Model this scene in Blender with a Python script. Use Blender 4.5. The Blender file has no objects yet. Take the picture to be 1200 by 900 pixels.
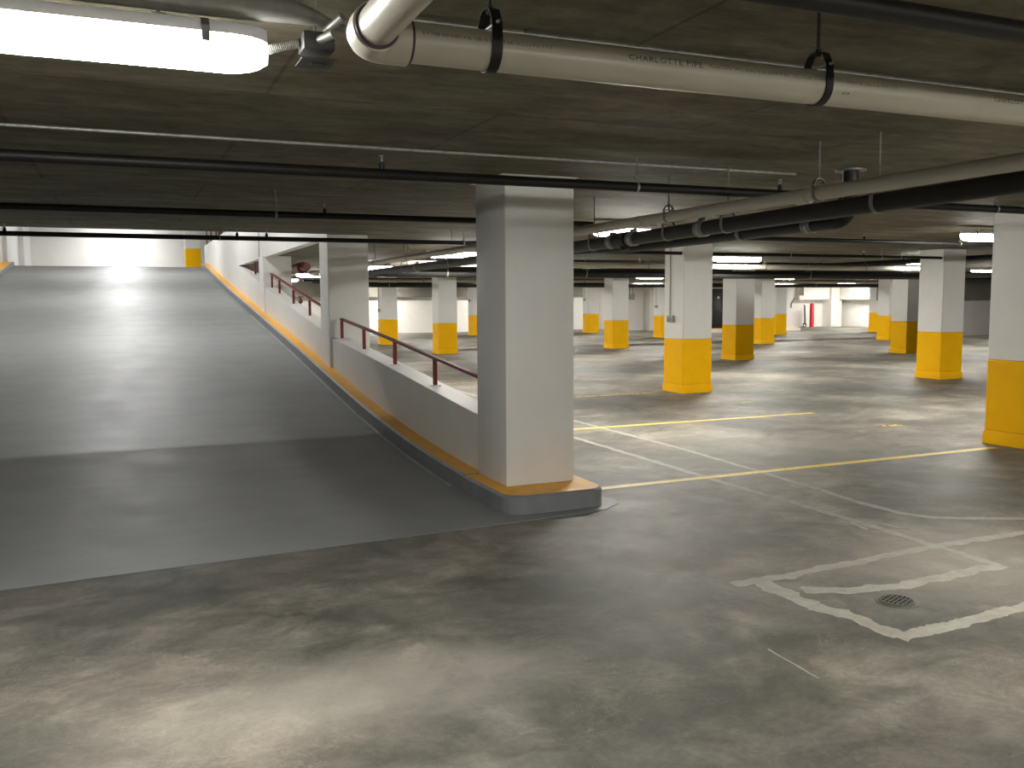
import bpy, bmesh, math, random
from mathutils import Vector, Matrix, noise
random.seed(4)
PI = math.pi
C = bpy.context.scene.collection
SU, SV, H = 6.2576, 6.7328, 2.66      # column grid and ceiling height
YEL = 0.96                            # height of the yellow paint

# ------------------------------------------------------------------ materials
def nodes(name):
    m = bpy.data.materials.new(name); m.use_nodes = True
    nt = m.node_tree; b = nt.nodes['Principled BSDF']
    return m, nt, b
def N(nt, t, **kw):
    n = nt.nodes.new(t)
    for k, v in kw.items():
        if k in n.inputs.keys() if isinstance(k, str) else False: n.inputs[k].default_value = v
        else: setattr(n, k, v)
    return n
def L(nt, a, b): nt.links.new(a, b)
def mapping(nt, scale=(1,1,1), rot=(0,0,0), loc=(0,0,0)):
    tc = nt.nodes.new('ShaderNodeTexCoord'); mp = nt.nodes.new('ShaderNodeMapping')
    mp.inputs['Scale'].default_value = scale; mp.inputs['Rotation'].default_value = rot
    mp.inputs['Location'].default_value = loc
    L(nt, tc.outputs['Object'], mp.inputs['Vector']); return mp.outputs['Vector']
def noise_tex(nt, vec, scale, detail=6, rough=.6, dist=0):
    n = nt.nodes.new('ShaderNodeTexNoise')
    n.inputs['Scale'].default_value = scale; n.inputs['Detail'].default_value = detail
    n.inputs['Roughness'].default_value = rough; n.inputs['Distortion'].default_value = dist
    L(nt, vec, n.inputs['Vector']); return n.outputs['Fac']
def ramp(nt, fac, stops):
    r = nt.nodes.new('ShaderNodeValToRGB')
    e = r.color_ramp.elements
    while len(e) < len(stops): e.new(.5)
    for el, (p, c) in zip(e, stops):
        el.position = p; el.color = (*c, 1) if len(c) == 3 else c
    L(nt, fac, r.inputs['Fac']); return r.outputs['Color']
def mix(nt, fac, a, b, mode='MIX'):
    m = nt.nodes.new('ShaderNodeMix'); m.data_type = 'RGBA'; m.blend_type = mode
    if isinstance(fac, (int, float)): m.inputs[0].default_value = fac
    else: L(nt, fac, m.inputs[0])
    for i, v in ((6, a), (7, b)):
        if isinstance(v, tuple): m.inputs[i].default_value = (*v, 1)
        else: L(nt, v, m.inputs[i])
    return m.outputs[2]
def mth(nt, op, a, b=None, c=None):
    m = nt.nodes.new('ShaderNodeMath'); m.operation = op
    for i, v in enumerate((a, b, c)):
        if v is None: continue
        if isinstance(v, (int, float)): m.inputs[i].default_value = v
        else: L(nt, v, m.inputs[i])
    return m.outputs[0]
def bump(nt, b, h, strength, dist=.01):
    n = nt.nodes.new('ShaderNodeBump'); n.inputs['Strength'].default_value = strength
    n.inputs['Distance'].default_value = dist
    L(nt, h, n.inputs['Height']); L(nt, n.outputs['Normal'], b.inputs['Normal'])
def g(v): return (v, v, v)

def simple(name, col, rough=.5, metal=0, var=.12, scale=8, bstr=0, bscale=60, spec=.5):
    m, nt, b = nodes(name)
    v = mapping(nt)
    f = noise_tex(nt, v, scale, 5)
    lo = tuple(c * (1 - var) for c in col); hi = tuple(min(1, c * (1 + var)) for c in col)
    L(nt, ramp(nt, f, [(.3, lo), (.7, hi)]), b.inputs['Base Color'])
    b.inputs['Roughness'].default_value = rough; b.inputs['Metallic'].default_value = metal
    b.inputs['Specular IOR Level'].default_value = spec
    if bstr: bump(nt, b, noise_tex(nt, v, bscale, 4), bstr)
    return m

def concrete_floor():
    m, nt, b = nodes('floor_concrete')
    v = mapping(nt)
    # warped coordinates give trowel-swirled patches
    nv = nt.nodes.new('ShaderNodeTexNoise'); nv.inputs['Scale'].default_value = .8; nv.inputs['Detail'].default_value = 3
    L(nt, v, nv.inputs['Vector'])
    vm = nt.nodes.new('ShaderNodeVectorMath'); vm.operation = 'MULTIPLY_ADD'
    L(nt, nv.outputs['Color'], vm.inputs[0]); vm.inputs[1].default_value = (1.1, 1.1, 0); L(nt, v, vm.inputs[2])
    big = noise_tex(nt, vm.outputs[0], .55, 8, .62)
    col = ramp(nt, big, [(.36, (0.083, 0.081, 0.070)), (.46, (0.126, 0.120, 0.102)), (.54, (0.180, 0.167, 0.142)), (.64, (0.252, 0.234, 0.200))])
    st = noise_tex(nt, mapping(nt, (1, 1.5, 1), (0, 0, .4)), 1.9, 10, .66, .5)
    col = mix(nt, .85, col, ramp(nt, st, [(.32, g(.30)), (.5, g(.50)), (.68, g(.74))]), 'OVERLAY')
    mid = noise_tex(nt, vm.outputs[0], 4.5, 10, .72, .3)
    col = mix(nt, .7, col, ramp(nt, mid, [(.33, g(.34)), (.5, g(.5)), (.67, g(.68))]), 'OVERLAY')
    fine = noise_tex(nt, v, 34, 8, .8)
    col = mix(nt, .6, col, ramp(nt, fine, [(.3, g(.34)), (.7, g(.66))]), 'OVERLAY')
    # warm and greenish casts
    hue = noise_tex(nt, v, .9, 4)
    col = mix(nt, .5, col, ramp(nt, hue, [(.35, (.90, .93, .90)), (.65, (1.12, 1.0, .90))]), 'MULTIPLY')
    # short pale scratches and efflorescence flecks
    w = noise_tex(nt, mapping(nt, (1, 3.2, 1), (0, 0, -.5)), 3.4, 7, .72, 1.4)
    fl = ramp(nt, w, [(.645, g(0)), (.675, g(1))])
    m2 = noise_tex(nt, v, 1.1, 2)
    fl = mth(nt, 'MULTIPLY', fl, ramp(nt, m2, [(.5, g(0)), (.62, g(.55))]))
    col = mix(nt, fl, col, (.42, .39, .34))
    vein = noise_tex(nt, mapping(nt, (1, 1.7, 1), (0, 0, .7), (3, 1, 0)), 2.3, 9, .74, .8)
    vd = mth(nt, 'ABSOLUTE', mth(nt, 'SUBTRACT', vein, .5))
    vf = mth(nt, 'MULTIPLY', ramp(nt, vd, [(.0, g(1)), (.007, g(0))]), ramp(nt, noise_tex(nt, v, .9, 3), [(.5, g(0)), (.6, g(.55))]))
    col = mix(nt, vf, col, (.40, .37, .32))
    sp = noise_tex(nt, v, 95, 3, .6)
    col = mix(nt, ramp(nt, sp, [(.66, g(0)), (.72, g(.5))]), col, (.42, .39, .33))
    col = mix(nt, ramp(nt, sp, [(.28, g(.5)), (.34, g(0))]), col, (.05, .048, .04))
    # damp-looking dark patches seen in the foreground and around the pillar
    sx = nt.nodes.new('ShaderNodeSeparateXYZ'); L(nt, v, sx.inputs[0])
    def blob(cx, cy, rx, ry, rot=0.0):
        mv = mapping(nt, (1/rx, 1/ry, 0), (0, 0, 0), (-cx/rx, -cy/ry, 0))
        ln = nt.nodes.new('ShaderNodeVectorMath'); ln.operation = 'LENGTH'; L(nt, mv, ln.inputs[0])
        d = mth(nt, 'ADD', ln.outputs['Value'], mth(nt, 'MULTIPLY', mth(nt, 'SUBTRACT', st, .5), 2.2))
        return ramp(nt, d, [(.35, g(1)), (1.15, g(0))])
    for (cx, cy, rx, ry, c, a) in ((-1.4, -2.4, 1.5, .75, (.60, .62, .58), .9), (-.7, -3.9, 1.3, .6, (.62, .66, .60), .8),
                                   (.2, -2.1, .7, .5, (.66, .66, .62), .7), (-3.0, -1.75, 1.2, .5, (.62, .62, .58), .8)):
        f = mth(nt, 'MULTIPLY', blob(cx, cy, rx, ry), a)
        col = mix(nt, f, col, c, 'MULTIPLY')
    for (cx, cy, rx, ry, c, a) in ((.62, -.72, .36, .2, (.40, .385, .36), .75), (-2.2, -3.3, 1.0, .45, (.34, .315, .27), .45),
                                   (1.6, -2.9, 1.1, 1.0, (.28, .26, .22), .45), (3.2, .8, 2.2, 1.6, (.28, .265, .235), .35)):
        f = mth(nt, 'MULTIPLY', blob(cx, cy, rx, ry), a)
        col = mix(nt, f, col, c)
    L(nt, col, b.inputs['Base Color'])
    rr = ramp(nt, st, [(.3, g(.50)), (.7, g(.66))])
    L(nt, rr, b.inputs['Roughness'])
    b.inputs['Specular IOR Level'].default_value = .30
    bump(nt, b, noise_tex(nt, v, 22, 8, .7), .25, .004)
    return m

def concrete_ceiling():
    m, nt, b = nodes('ceiling_concrete')
    v = mapping(nt)
    f = noise_tex(nt, mapping(nt, (1.0, 3.2, 1), (0, 0, .12)), 1.3, 9, .68, .4)
    col = ramp(nt, f, [(.28, (.075, .067, .046)), (.5, (.142, .128, .091)), (.72, (.225, .204, .150))])
    gr = noise_tex(nt, mapping(nt, (5, 40, 1), (0, 0, .35)), 1.5, 7, .75)
    col = mix(nt, .8, col, ramp(nt, gr, [(.3, g(.38)), (.7, g(.62))]), 'OVERLAY')
    hue = noise_tex(nt, v, .8, 3)
    col = mix(nt, .6, col, ramp(nt, hue, [(.35, (1.05, .95, .88)), (.65, (.9, 1.0, .92))]), 'MULTIPLY')
    # plywood form joints, 1.22 x 2.44 m sheets
    br = nt.nodes.new('ShaderNodeTexBrick'); L(nt, v, br.inputs['Vector'])
    br.inputs['Scale'].default_value = 1; br.inputs['Brick Width'].default_value = 2.44
    br.inputs['Row Height'].default_value = 1.22; br.inputs['Mortar Size'].default_value = .014
    br.inputs['Mortar Smooth'].default_value = .6
    br.inputs['Color1'].default_value = (0, 0, 0, 1); br.inputs['Color2'].default_value = (0, 0, 0, 1); br.inputs['Mortar'].default_value = (1, 1, 1, 1)
    jf = mth(nt, 'MULTIPLY', br.outputs['Fac'], ramp(nt, f, [(.35, g(.85)), (.62, g(.3))]))
    col = mix(nt, jf, col, (.055, .049, .035))
    pt = noise_tex(nt, mapping(nt, (1, 1.4, 1), (0, 0, -.6)), 3.5, 10, .75, .6)
    col = mix(nt, .8, col, ramp(nt, pt, [(.32, g(.33)), (.5, g(.5)), (.68, g(.69))]), 'OVERLAY')
    sc_ = noise_tex(nt, mapping(nt, (1.2, 14, 1), (0, 0, .55)), 1.6, 8, .8)
    col = mix(nt, ramp(nt, sc_, [(.62, g(0)), (.70, g(.35))]), col, (.20, .19, .155))
    L(nt, col, b.inputs['Base Color'])
    b.inputs['Roughness'].default_value = .75; b.inputs['Specular IOR Level'].default_value = .18
    bump(nt, b, noise_tex(nt, mapping(nt, (1, 6, 1)), 6, 5), .15, .004)
    return m

def ramp_paint():
    m, nt, b = nodes('ramp_grey_paint')
    v = mapping(nt)
    f = noise_tex(nt, mapping(nt, (.35, 2.2, 1)), 1.2, 6, .6, .3)
    col = ramp(nt, f, [(.25, (.228, .236, .234)), (.75, (.268, .276, .273))])
    fine = noise_tex(nt, mapping(nt, (22, 60, 22)), 1, 4, .7)
    col = mix(nt, .3, col, ramp(nt, fine, [(.3, g(.4)), (.7, g(.6))]), 'OVERLAY')
    L(nt, col, b.inputs['Base Color'])
    L(nt, ramp(nt, noise_tex(nt, v, 2.2, 5), [(.35, g(.46)), (.65, g(.55))]), b.inputs['Roughness'])
    b.inputs['Specular IOR Level'].default_value = .32
    bump(nt, b, noise_tex(nt, mapping(nt, (30, 60, 30)), 1, 4, .65), .55, .006)
    return m

def wall_paint(name, col=(.72, .71, .68), rough=.45):
    m, nt, b = nodes(name)
    v = mapping(nt)
    f = noise_tex(nt, v, 1.6, 6, .6)
    c = ramp(nt, f, [(.3, tuple(x * .93 for x in col)), (.7, col)])
    s = noise_tex(nt, mapping(nt, (5, 5, .6)), 1.5, 5, .6)
    c = mix(nt, .25, c, ramp(nt, s, [(.3, g(.42)), (.7, g(.58))]), 'OVERLAY')
    L(nt, c, b.inputs['Base Color']); b.inputs['Roughness'].default_value = rough
    bump(nt, b, noise_tex(nt, v, 35, 4), .08, .003)
    return m

def emit(name, col, s):
    m, nt, b = nodes(name)
    b.inputs['Base Color'].default_value = (.9, .9, .9, 1)
    b.inputs['Emission Color'].default_value = (*col, 1); b.inputs['Emission Strength'].default_value = s
    return m

def pale_mark():
    m, nt, b = nodes('ground_down_concrete')
    v = mapping(nt)
    f = noise_tex(nt, v, 7, 7, .7)
    L(nt, ramp(nt, f, [(.3, (.27, .255, .215)), (.6, (.39, .37, .315)), (.8, (.48, .455, .39))]), b.inputs['Base Color'])
    b.inputs['Roughness'].default_value = .6
    a = noise_tex(nt, v, 11, 6, .75)
    L(nt, ramp(nt, a, [(.28, g(.35)), (.40, g(.92))]), b.inputs['Alpha'])
    return m
def stripe_paint(name='stripe_yellow_paint', lo=.30):
    m, nt, b = nodes(name)
    v = mapping(nt)
    f = noise_tex(nt, v, 9, 6, .7)
    L(nt, ramp(nt, f, [(.3, (.62, .44, .075)), (.7, (.78, .58, .12))]), b.inputs['Base Color'])
    b.inputs['Roughness'].default_value = .5
    L(nt, ramp(nt, noise_tex(nt, v, 16, 6, .75), [(lo, g(.3)), (lo + .14, g(1))]), b.inputs['Alpha'])
    return m

M = dict(
    floor=concrete_floor(), ceil=concrete_ceiling(), ramp=ramp_paint(),
    white=wall_paint('white_wall_paint', (.76, .75, .72)), colw=wall_paint('column_white_paint', (.77, .765, .735), .42),
    farw=wall_paint('far_wall_paint', (.80, .785, .75), .5),
    yellow=simple('yellow_paint', (.93, .49, .0), .5, var=.04, scale=3, bstr=.08, spec=.12),
    curbtop=simple('curb_yellow_paint', (.86, .44, .05), .55, var=.10, scale=9, bstr=.2, bscale=30),
    curbgrey=simple('curb_grey_paint', (.20, .21, .218), .55, var=.10, scale=6, bstr=.25, bscale=30, spec=.25),
    red=simple('red_rail_paint', (.17, .010, .010), .5, var=.15, scale=12),
    redpipe=simple('red_pipe_paint', (.20, .035, .022), .45, var=.15),
    bollard=simple('bright_red_paint', (.62, .02, .03), .4, var=.05),
    black=simple('black_steel', (.010, .009, .008), .5, var=.3, scale=14, spec=.3),
    iron=simple('black_cast_iron', (.012, .0115, .0105), .45, var=.3, scale=10, bstr=.15, spec=.35),
    pvc=simple('pvc_plastic', (.45, .425, .35), .33, var=.05, scale=5),
    pvcdark=simple('pvc_cement_stain', (.05, .03, .045), .6, var=.2),
    ink=simple('black_ink', (.03, .025, .03), .6),
    galv=simple('galvanized_steel', (.34, .34, .315), .45, .6, var=.25, scale=25),
    dull=simple('dull_grey_steel', (.20, .20, .185), .45, .5, var=.2, scale=18),
    housing=simple('fixture_housing', (.80, .80, .86), .35, var=.03),
    beam=simple('bare_beam_concrete', (.20, .19, .165), .7, var=.15, scale=2),
    dark=simple('painted_hole_shade', (.008, .008, .008), .8),
    door=simple('dark_door_paint', (.02, .018, .016), .4),
    shadebox=simple('grey_box', (.33, .34, .32), .4, .3),
    rubber=simple('black_rubber', (.02, .02, .022), .6),
    mark=pale_mark(), stripe=stripe_paint(), stripe_worn=stripe_paint('worn_stripe_yellow_paint', .44),
    lens_side=emit('lit_lens_side', (1.0, .98, .94), 16.0), lens_side_near=emit('lit_lens_side_near', (1.0, .99, .96), 55.0),
    lens=emit('lit_lens', (1.0, .966, .89), 400.0), lens_near=emit('lit_lens_near', (1.0, .98, .93), 210.0),
    lens_ramp=emit('lit_lens_upper', (1.0, .99, .97), 470.0),
)

# ------------------------------------------------------------------ mesh helpers
def bx(bm, x0, x1, y0, y1, z0, z1, bev=0, seg=2, mi=0):
    r = bmesh.ops.create_cube(bm, size=1)
    vs = r['verts']
    for v in vs:
        v.co = Vector(((x0 + x1)/2 + v.co.x*(x1 - x0), (y0 + y1)/2 + v.co.y*(y1 - y0), (z0 + z1)/2 + v.co.z*(z1 - z0)))
    fs = list({f for v in vs for f in v.link_faces})
    for f in fs: f.material_index = mi
    if bev:
        es = list({e for v in vs for e in v.link_edges})
        bmesh.ops.bevel(bm, geom=es, offset=bev, segments=seg, affect='EDGES', profile=.5)
def tube(bm, pts, r, seg=16, cap=True, mi=0, smooth=True):
    pts = [Vector(p) for p in pts]; n = len(pts)
    rs = r if isinstance(r, (list, tuple)) else [r]*n
    tang = []
    for i in range(n):
        a = pts[max(0, i-1)]; b = pts[min(n-1, i+1)]
        tang.append((b - a).normalized())
    up = Vector((0, 0, 1)) if abs(tang[0].z) < .9 else Vector((1, 0, 0))
    nrm = (up - tang[0]*up.dot(tang[0])).normalized()
    rings = []
    for i in range(n):
        if i: nrm = (nrm - tang[i]*nrm.dot(tang[i])).normalized()
        bi = tang[i].cross(nrm)
        rings.append([bm.verts.new(pts[i] + (nrm*math.cos(2*PI*k/seg) + bi*math.sin(2*PI*k/seg))*rs[i]) for k in range(seg)])
    for i in range(n-1):
        for k in range(seg):
            f = bm.faces.new((rings[i][k], rings[i][(k+1) % seg], rings[i+1][(k+1) % seg], rings[i+1][k]))
            f.smooth = smooth; f.material_index = mi
    if cap:
        f = bm.faces.new(rings[0][::-1]); f.material_index = mi
        f = bm.faces.new(rings[-1]); f.material_index = mi
def band(bm, pts, w, t, mi=0, closed=False, axis=Vector((1, 0, 0))):
    """flat strap following pts (in the plane normal to axis), width w along axis, thickness t"""
    pts = [Vector(p) for p in pts]; n = len(pts); rows = []
    for i in range(n):
        a = pts[(i-1) % n] if closed else pts[max(0, i-1)]
        b = pts[(i+1) % n] if closed else pts[min(n-1, i+1)]
        tg = (b - a).normalized(); nm = axis.cross(tg).normalized()
        rows.append([bm.verts.new(pts[i] + axis*(s*w/2) + nm*(o*t/2)) for s, o in ((-1, -1), (1, -1), (1, 1), (-1, 1))])
    for i in range(n if closed else n-1):
        j = (i+1) % n
        for k in range(4):
            f = bm.faces.new((rows[i][k], rows[i][(k+1) % 4], rows[j][(k+1) % 4], rows[j][k])); f.material_index = mi
    if not closed:
        bm.faces.new(rows[0][::-1]); bm.faces.new(rows[-1])
def prism(bm, poly, a0, a1, axis='x', mi=0):
    """extrude a 2-D polygon between a0 and a1 along axis"""
    def P(p, a):
        return {'x': (a, p[0], p[1]), 'y': (p[0], a, p[1]), 'z': (p[0], p[1], a)}[axis]
    A = [bm.verts.new(P(p, a0)) for p in poly]; B = [bm.verts.new(P(p, a1)) for p in poly]
    n = len(poly)
    fs = [bm.faces.new(A), bm.faces.new(B[::-1])]
    for i in range(n): fs.append(bm.faces.new((A[i], B[i], B[(i+1) % n], A[(i+1) % n])))
    for f in fs: f.material_index = mi
    return fs
def obj(name, bm, mats, parent=None):
    bmesh.ops.recalc_face_normals(bm, faces=bm.faces[:])
    me = bpy.data.meshes.new(name); bm.to_mesh(me); bm.free()
    me.set_sharp_from_angle(angle=math.radians(40))
    for m in (mats if isinstance(mats, (list, tuple)) else [mats]): me.materials.append(m)
    o = bpy.data.objects.new(name, me); C.objects.link(o)
    if parent: o.parent = parent
    return o
def B(): return bmesh.new()
def tag(o, label, cat, group=None, kind=None):
    o['label'] = label; o['category'] = cat
    if group: o['group'] = group
    if kind: o['kind'] = kind
    return o
def struct(name, bm, mats, label=None, cat=None):
    o = obj(name, bm, mats); o['kind'] = 'structure'
    if label: o['label'] = label; o['category'] = cat
    return o
def thing(name, label, cat, loc=(0, 0, 0), rotz=0, group=None):
    o = bpy.data.objects.new(name, None); C.objects.link(o)
    o.location = loc; o.rotation_euler = (0, 0, rotz); o.empty_display_size = .1
    return tag(o, label, cat, group)
def copy_tree(o, label, loc, group=None):
    c = o.copy(); C.objects.link(c); c.location = loc; c['label'] = label
    if group: c['group'] = group
    for ch in list(o.children):
        d = ch.copy(); C.objects.link(d); d.parent = c
        for gch in list(ch.children):
            e = gch.copy(); C.objects.link(e); e.parent = d
    return c
ORD = ['first', 'second', 'third', 'fourth', 'fifth', 'sixth', 'seventh', 'eighth', 'ninth', 'tenth', 'eleventh', 'twelfth']

# ------------------------------------------------------------------ ramp profile
PR = [(-1.25, .0), (.15, .0), (.6, .01), (1.35, .055), (3.27, .165), (5.06, .38), (5.9, .49), (7.48, .665), (9.06, .84),
      (11.0, 1.02), (13.4, 1.29), (16.5, 1.62), (20.55, 2.11), (23.2, 2.43), (26.2, 2.84), (27.2, 2.93), (28.4, 2.95)]
def pz(y):
    if y <= PR[0][0]: return PR[0][1]
    for (a, za), (b, zb) in zip(PR, PR[1:]):
        if y <= b: return za + (zb - za)*(y - a)/(b - a)
    return PR[-1][1]
KN = [(-4, 0), (-2, 0), (0.5, 0), (2, .07), (4, .24), (6, .475), (8, .71), (11, 1.04), (14, 1.37), (18, 1.81), (22, 2.27), (25, 2.65), (27, 2.90), (28.4, 2.95), (30, 2.95), (34, 2.95)]
def rz(y):   # smooth profile through the knots (wide gaussian window)
    def lin(q):
        for (a, za), (b, zb) in zip(KN, KN[1:]):
            if q <= b: return za + (zb - za)*(q - a)/(b - a)
        return 2.95
    ws = [(d*.3, math.exp(-(d*.3)**2/(2*.75**2))) for d in range(-9, 10)]
    return max(0.0, sum(lin(y + d)*w_ for d, w_ in ws)/sum(w_ for _, w_ in ws))
WT = [(-.4, .62), (.4, .66), (1.86, .776), (3.91, .939), (6.43, 1.124), (7.5, 1.263), (9.6, 1.521), (12.9, 1.953), (13.8, 2.06), (14.7, 2.2), (18.05, 2.65)]
def wt(y):
    for (a, za), (b, zb) in zip(WT, WT[1:]):
        if y <= b: return za + (zb - za)*max(0, y - a)/(b - a)
    return 2.66
def frange(a, b, s):
    n = max(1, round((b - a)/s)); return [a + (b - a)*i/n for i in range(n + 1)]

XR0, XR1 = -6.40, -.45         # ramp edges
# ------------------------------------------------------------------ setting
bm = B(); bx(bm, -12, 40, -13, 40, -.3, 0)
struct('floor', bm, M['floor'])
bm = B()
bx(bm, -12, 40, -13, 6.45, H, 2.95)
bx(bm, -.27, 40, 6.45, 40, H, 2.95)
bx(bm, -12, -6.8, 6.45, 40, H, 2.95)
bx(bm, -6.8, -.27, 28.4, 40, H, 2.95)
struct('ceiling', bm, M['ceil'])
bm = B(); bx(bm, -12, 12, 3, 41, 5.6, 5.8)
struct('ceiling', bm, M['ceil'])
# upper landing paint at the head of the ramp
bm = B(); bx(bm, -6.8, -.27, 28.38, 38.38, 2.95, 2.956)
struct('trim_1', bm, M['ramp'])
# ramp slab
bm = B(); ys = frange(-.4, 28.4, .35)
def row(y0_, y1_, z0_, z1_): return (bm.verts.new((XR0, y0_, z0_)), bm.verts.new((XR1, y1_, z1_)))
T = [row(-1.28, -.885, .004, .004)] + [row(y, y, rz(y) + .004, rz(y) + .004) for y in ys]
Bt = [row(-1.28, -.885, .0005, .0005)] + [row(y, y, max(.0005, rz(y) - .28), max(.0005, rz(y) - .28)) for y in ys]
for i in range(len(T) - 1):
    f = bm.faces.new((T[i][0], T[i][1], T[i+1][1], T[i+1][0])); f.smooth = i > 2
    bm.faces.new((Bt[i][1], Bt[i][0], Bt[i+1][0], Bt[i+1][1]))
    for s in (0, 1): bm.faces.new((T[i][s], T[i+1][s], Bt[i+1][s], Bt[i][s]))
bm.faces.new((T[0][0], Bt[0][0], Bt[0][1], T[0][1])); bm.faces.new((T[-1][0], T[-1][1], Bt[-1][1], Bt[-1][0]))
struct('ramp', bm, M['ramp'], 'wide grey painted car ramp rising to the upper level', 'ramp')
# painted apron running round the toe of the pillar curb
bm = B(); prism(bm, [(-.45, -.885), (-.2, -.86), (.0, -.86), (.18, -.83), (.36, -.80), (.46, -.72), (.55, -.66), (.60, -.52), (.54, -.36), (.58, -.28), (.50, -.2), (.3, -.2), (-.3, -.3), (-.45, -.3)], .0005, .004, 'z')
struct('trim_2', bm, M['ramp'])

# low ramp wall (parapet) with sloping top, upper guard wall
bm = B()
def parapet(y0, y1):
    yy = frange(y0, y1, .3)
    poly = [(y, wt(y)) for y in yy] + [(yy[-1], 0), (yy[0], 0)]
    prism(bm, poly, -.27, -.02, 'x')
parapet(.31, SV - .31); parapet(SV + .31, 2*SV - .31); parapet(2*SV + .31, 18.05)
bx(bm, -.27, -.02, 18.05, 28.4, 0, H)
struct('wall_ramp_low', bm, M['white'])
bm = B(); prism(bm, [(6.45, H - .03), (28.4, H - .03), (28.4, 3.74), (6.45, 3.70)], -.272, -.10, 'x')
struct('wall_ramp_guard', bm, M['white'])
bm = B(); bx(bm, -.279, -.27, 13.86, 13.93, 2.45, 3.66); bx(bm, -.285, -.27, 13.80, 13.96, 2.45, 2.62)
struct('trim_3', bm, M['beam'])
# ramp left wall with piers
bm = B(); bx(bm, -6.95, -6.72, -.2, 27.4, 0, 5.6)
struct('wall_left', bm, M['white'])
bm = B(); bx(bm, -7.3, -6.60, 27.5, 30.6, 2.95, 5.6); bx(bm, -7.3, -6.78, 30.6, 33.4, 2.95, 5.6); bx(bm, -7.3, -6.62, 33.4, 33.9, 2.95, 5.6); bx(bm, -7.3, -6.78, 33.9, 38.4, 2.95, 5.6)
struct('wall_left_upper', bm, M['white'])
bm = B(); bx(bm, -12, 12, 38.4, 38.7, 2.95, 5.6)
struct('wall_back_upper', bm, M['farw'])
bm = B(); bx(bm, -12, 12, 3.0, 3.2, 2.95, 5.6)
struct('wall_front_upper', bm, M['white'])
bm = B(); bx(bm, 11.8, 12, 3.2, 38.4, 2.95, 5.6)
struct('wall_right_upper', bm, M['white'])
# lower level enclosing walls
bm = B(); bx(bm, -12, 21.5, 38.4, 38.7, 0, 1.87); bx(bm, 21.5, 21.8, 35.3, 38.7, 0, H)
bx(bm, 21.8, 26.9, 35.3, 35.6, 0, H); bx(bm, 28.25, 36.8, 35.3, 35.6, 0, H)
bx(bm, 26.9, 28.25, 35.3, 35.6, 2.3, H)
struct('wall_back', bm, M['farw'])
bm = B(); bx(bm, -12, 21.5, 38.05, 38.75, 1.87, H)
struct('trim_4', bm, M['beam'])
bm = B(); bx(bm, 36.5, 36.8, 26, 35.3, 0, H); bx(bm, 30.7, 40, 21.5, 26.0, 0, 1.55); bx(bm, 39.7, 40, -13, 21.5, 0, H)
struct('wall_right', bm, M['farw'])
bm = B(); bx(bm, 30.4, 40, 21.3, 26.2, 1.55, H)
struct('trim_5', bm, M['beam'])
# bright ledge and piers in the far corner bay
bm = B(); bx(bm, 33.4, 36.5, 34.75, 35.3, 1.60, H); bx(bm, 35.35, 36.15, 34.55, 35.3, 0, H); bx(bm, 31.6, 32.75, 34.8, 35.3, 0, H)
bx(bm, 35.95, 36.5, 28.5, 34.5, 1.60, H)
struct('trim_6', bm, M['farw'])
bm = B(); bx(bm, -12, 40, -13.2, -13, 0, H)
struct('wall_front', bm, M['colw'])
bm = B(); bx(bm, -12.2, -12, -13, 38.4, 0, H)
struct('wall_left_lower', bm, M['colw'])
bm = B(); bx(bm, 22.9, 23.5, 34.7, 35.28, 0, H)
struct('trim_7', bm, M['farw'])
# door in the back wall
d = thing('door_1', 'dark door in the white back wall behind a yellow topped curb', 'door', (27.6, 35.3, 0)); d['kind'] = 'structure'
bm = B(); bx(bm, -.62, .62, .06, .11, .02, 2.25, .005); obj('door_leaf', bm, M['door'], d)
bm = B(); bx(bm, -.68, -.62, -.02, .12, 0, 2.3); bx(bm, .62, .68, -.02, .12, 0, 2.3); bx(bm, -.68, .68, -.02, .12, 2.25, 2.3); obj('door_frame', bm, M['farw'], d)
bm = B(); tube(bm, [(.5, .03, 1.0), (.5, -.02, 1.0), (.38, -.02, 1.0)], .012, 8); obj('door_handle', bm, M['galv'], d)
bm = B(); tube(bm, [(.25, .055, 1.75), (.25, .045, 1.75)], .07, 16); obj('door_viewer', bm, M['farw'], d)

# ------------------------------------------------------------------ curbs
def curb_profile_mesh(x_out, x_in, y0, y1, side):
    bm = B(); yy = frange(y0, y1, .3); R = []
    for y in yy:
        z = rz(y); zt = z + .15
        e = .02*side
        R.append([bm.verts.new(p) for p in ((x_out, y, z - .05), (x_out, y, zt - .02), (x_out + e, y, zt), (x_in, y, zt), (x_in, y, z - .05))])
    for i in range(len(yy) - 1):
        for k, mi in ((0, 0), (1, 0), (2, 1), (3, 0)):
            f = bm.faces.new((R[i][k], R[i][k+1], R[i+1][k+1], R[i+1][k])); f.material_index = mi
    bm.faces.new(R[0]); bm.faces.new(R[-1][::-1])
    return bm
# right curb: runs up the ramp, wraps the near pillar with rounded corners
bm = curb_profile_mesh(XR1 - .005, -.265, .3, 27.9, 1)
ob = []
def arc(cx, cy, r, a0, a1, n=7): return [(cx + r*math.cos(math.radians(a0 + (a1 - a0)*i/n)), cy + r*math.sin(math.radians(a0 + (a1 - a0)*i/n))) for i in range(n + 1)]
out = [(-.27, .33), (-.455, .3)] + arc(-.455 + .17, -.70 + .17, .17, 180, 270) + arc(.44 - .17, -.70 + .17, .17, 270, 360) + [(.44, .42), (.0, .42)]
def inset(poly, cx, cy, d):
    return [(x + d*(1 if x < cx - .3 else -1 if x > cx + .3 else 0), y + d*(1 if y < cy - .3 else -1 if y > cy + .3 else 0)) for x, y in poly]
top = inset(out, 0, -.1, .018)
v0 = [bm.verts.new((x, y, 0)) for x, y in out]; v1 = [bm.verts.new((x, y, .132)) for x, y in out]; v2 = [bm.verts.new((x, y, .152)) for x, y in top]
n = len(out)
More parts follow.
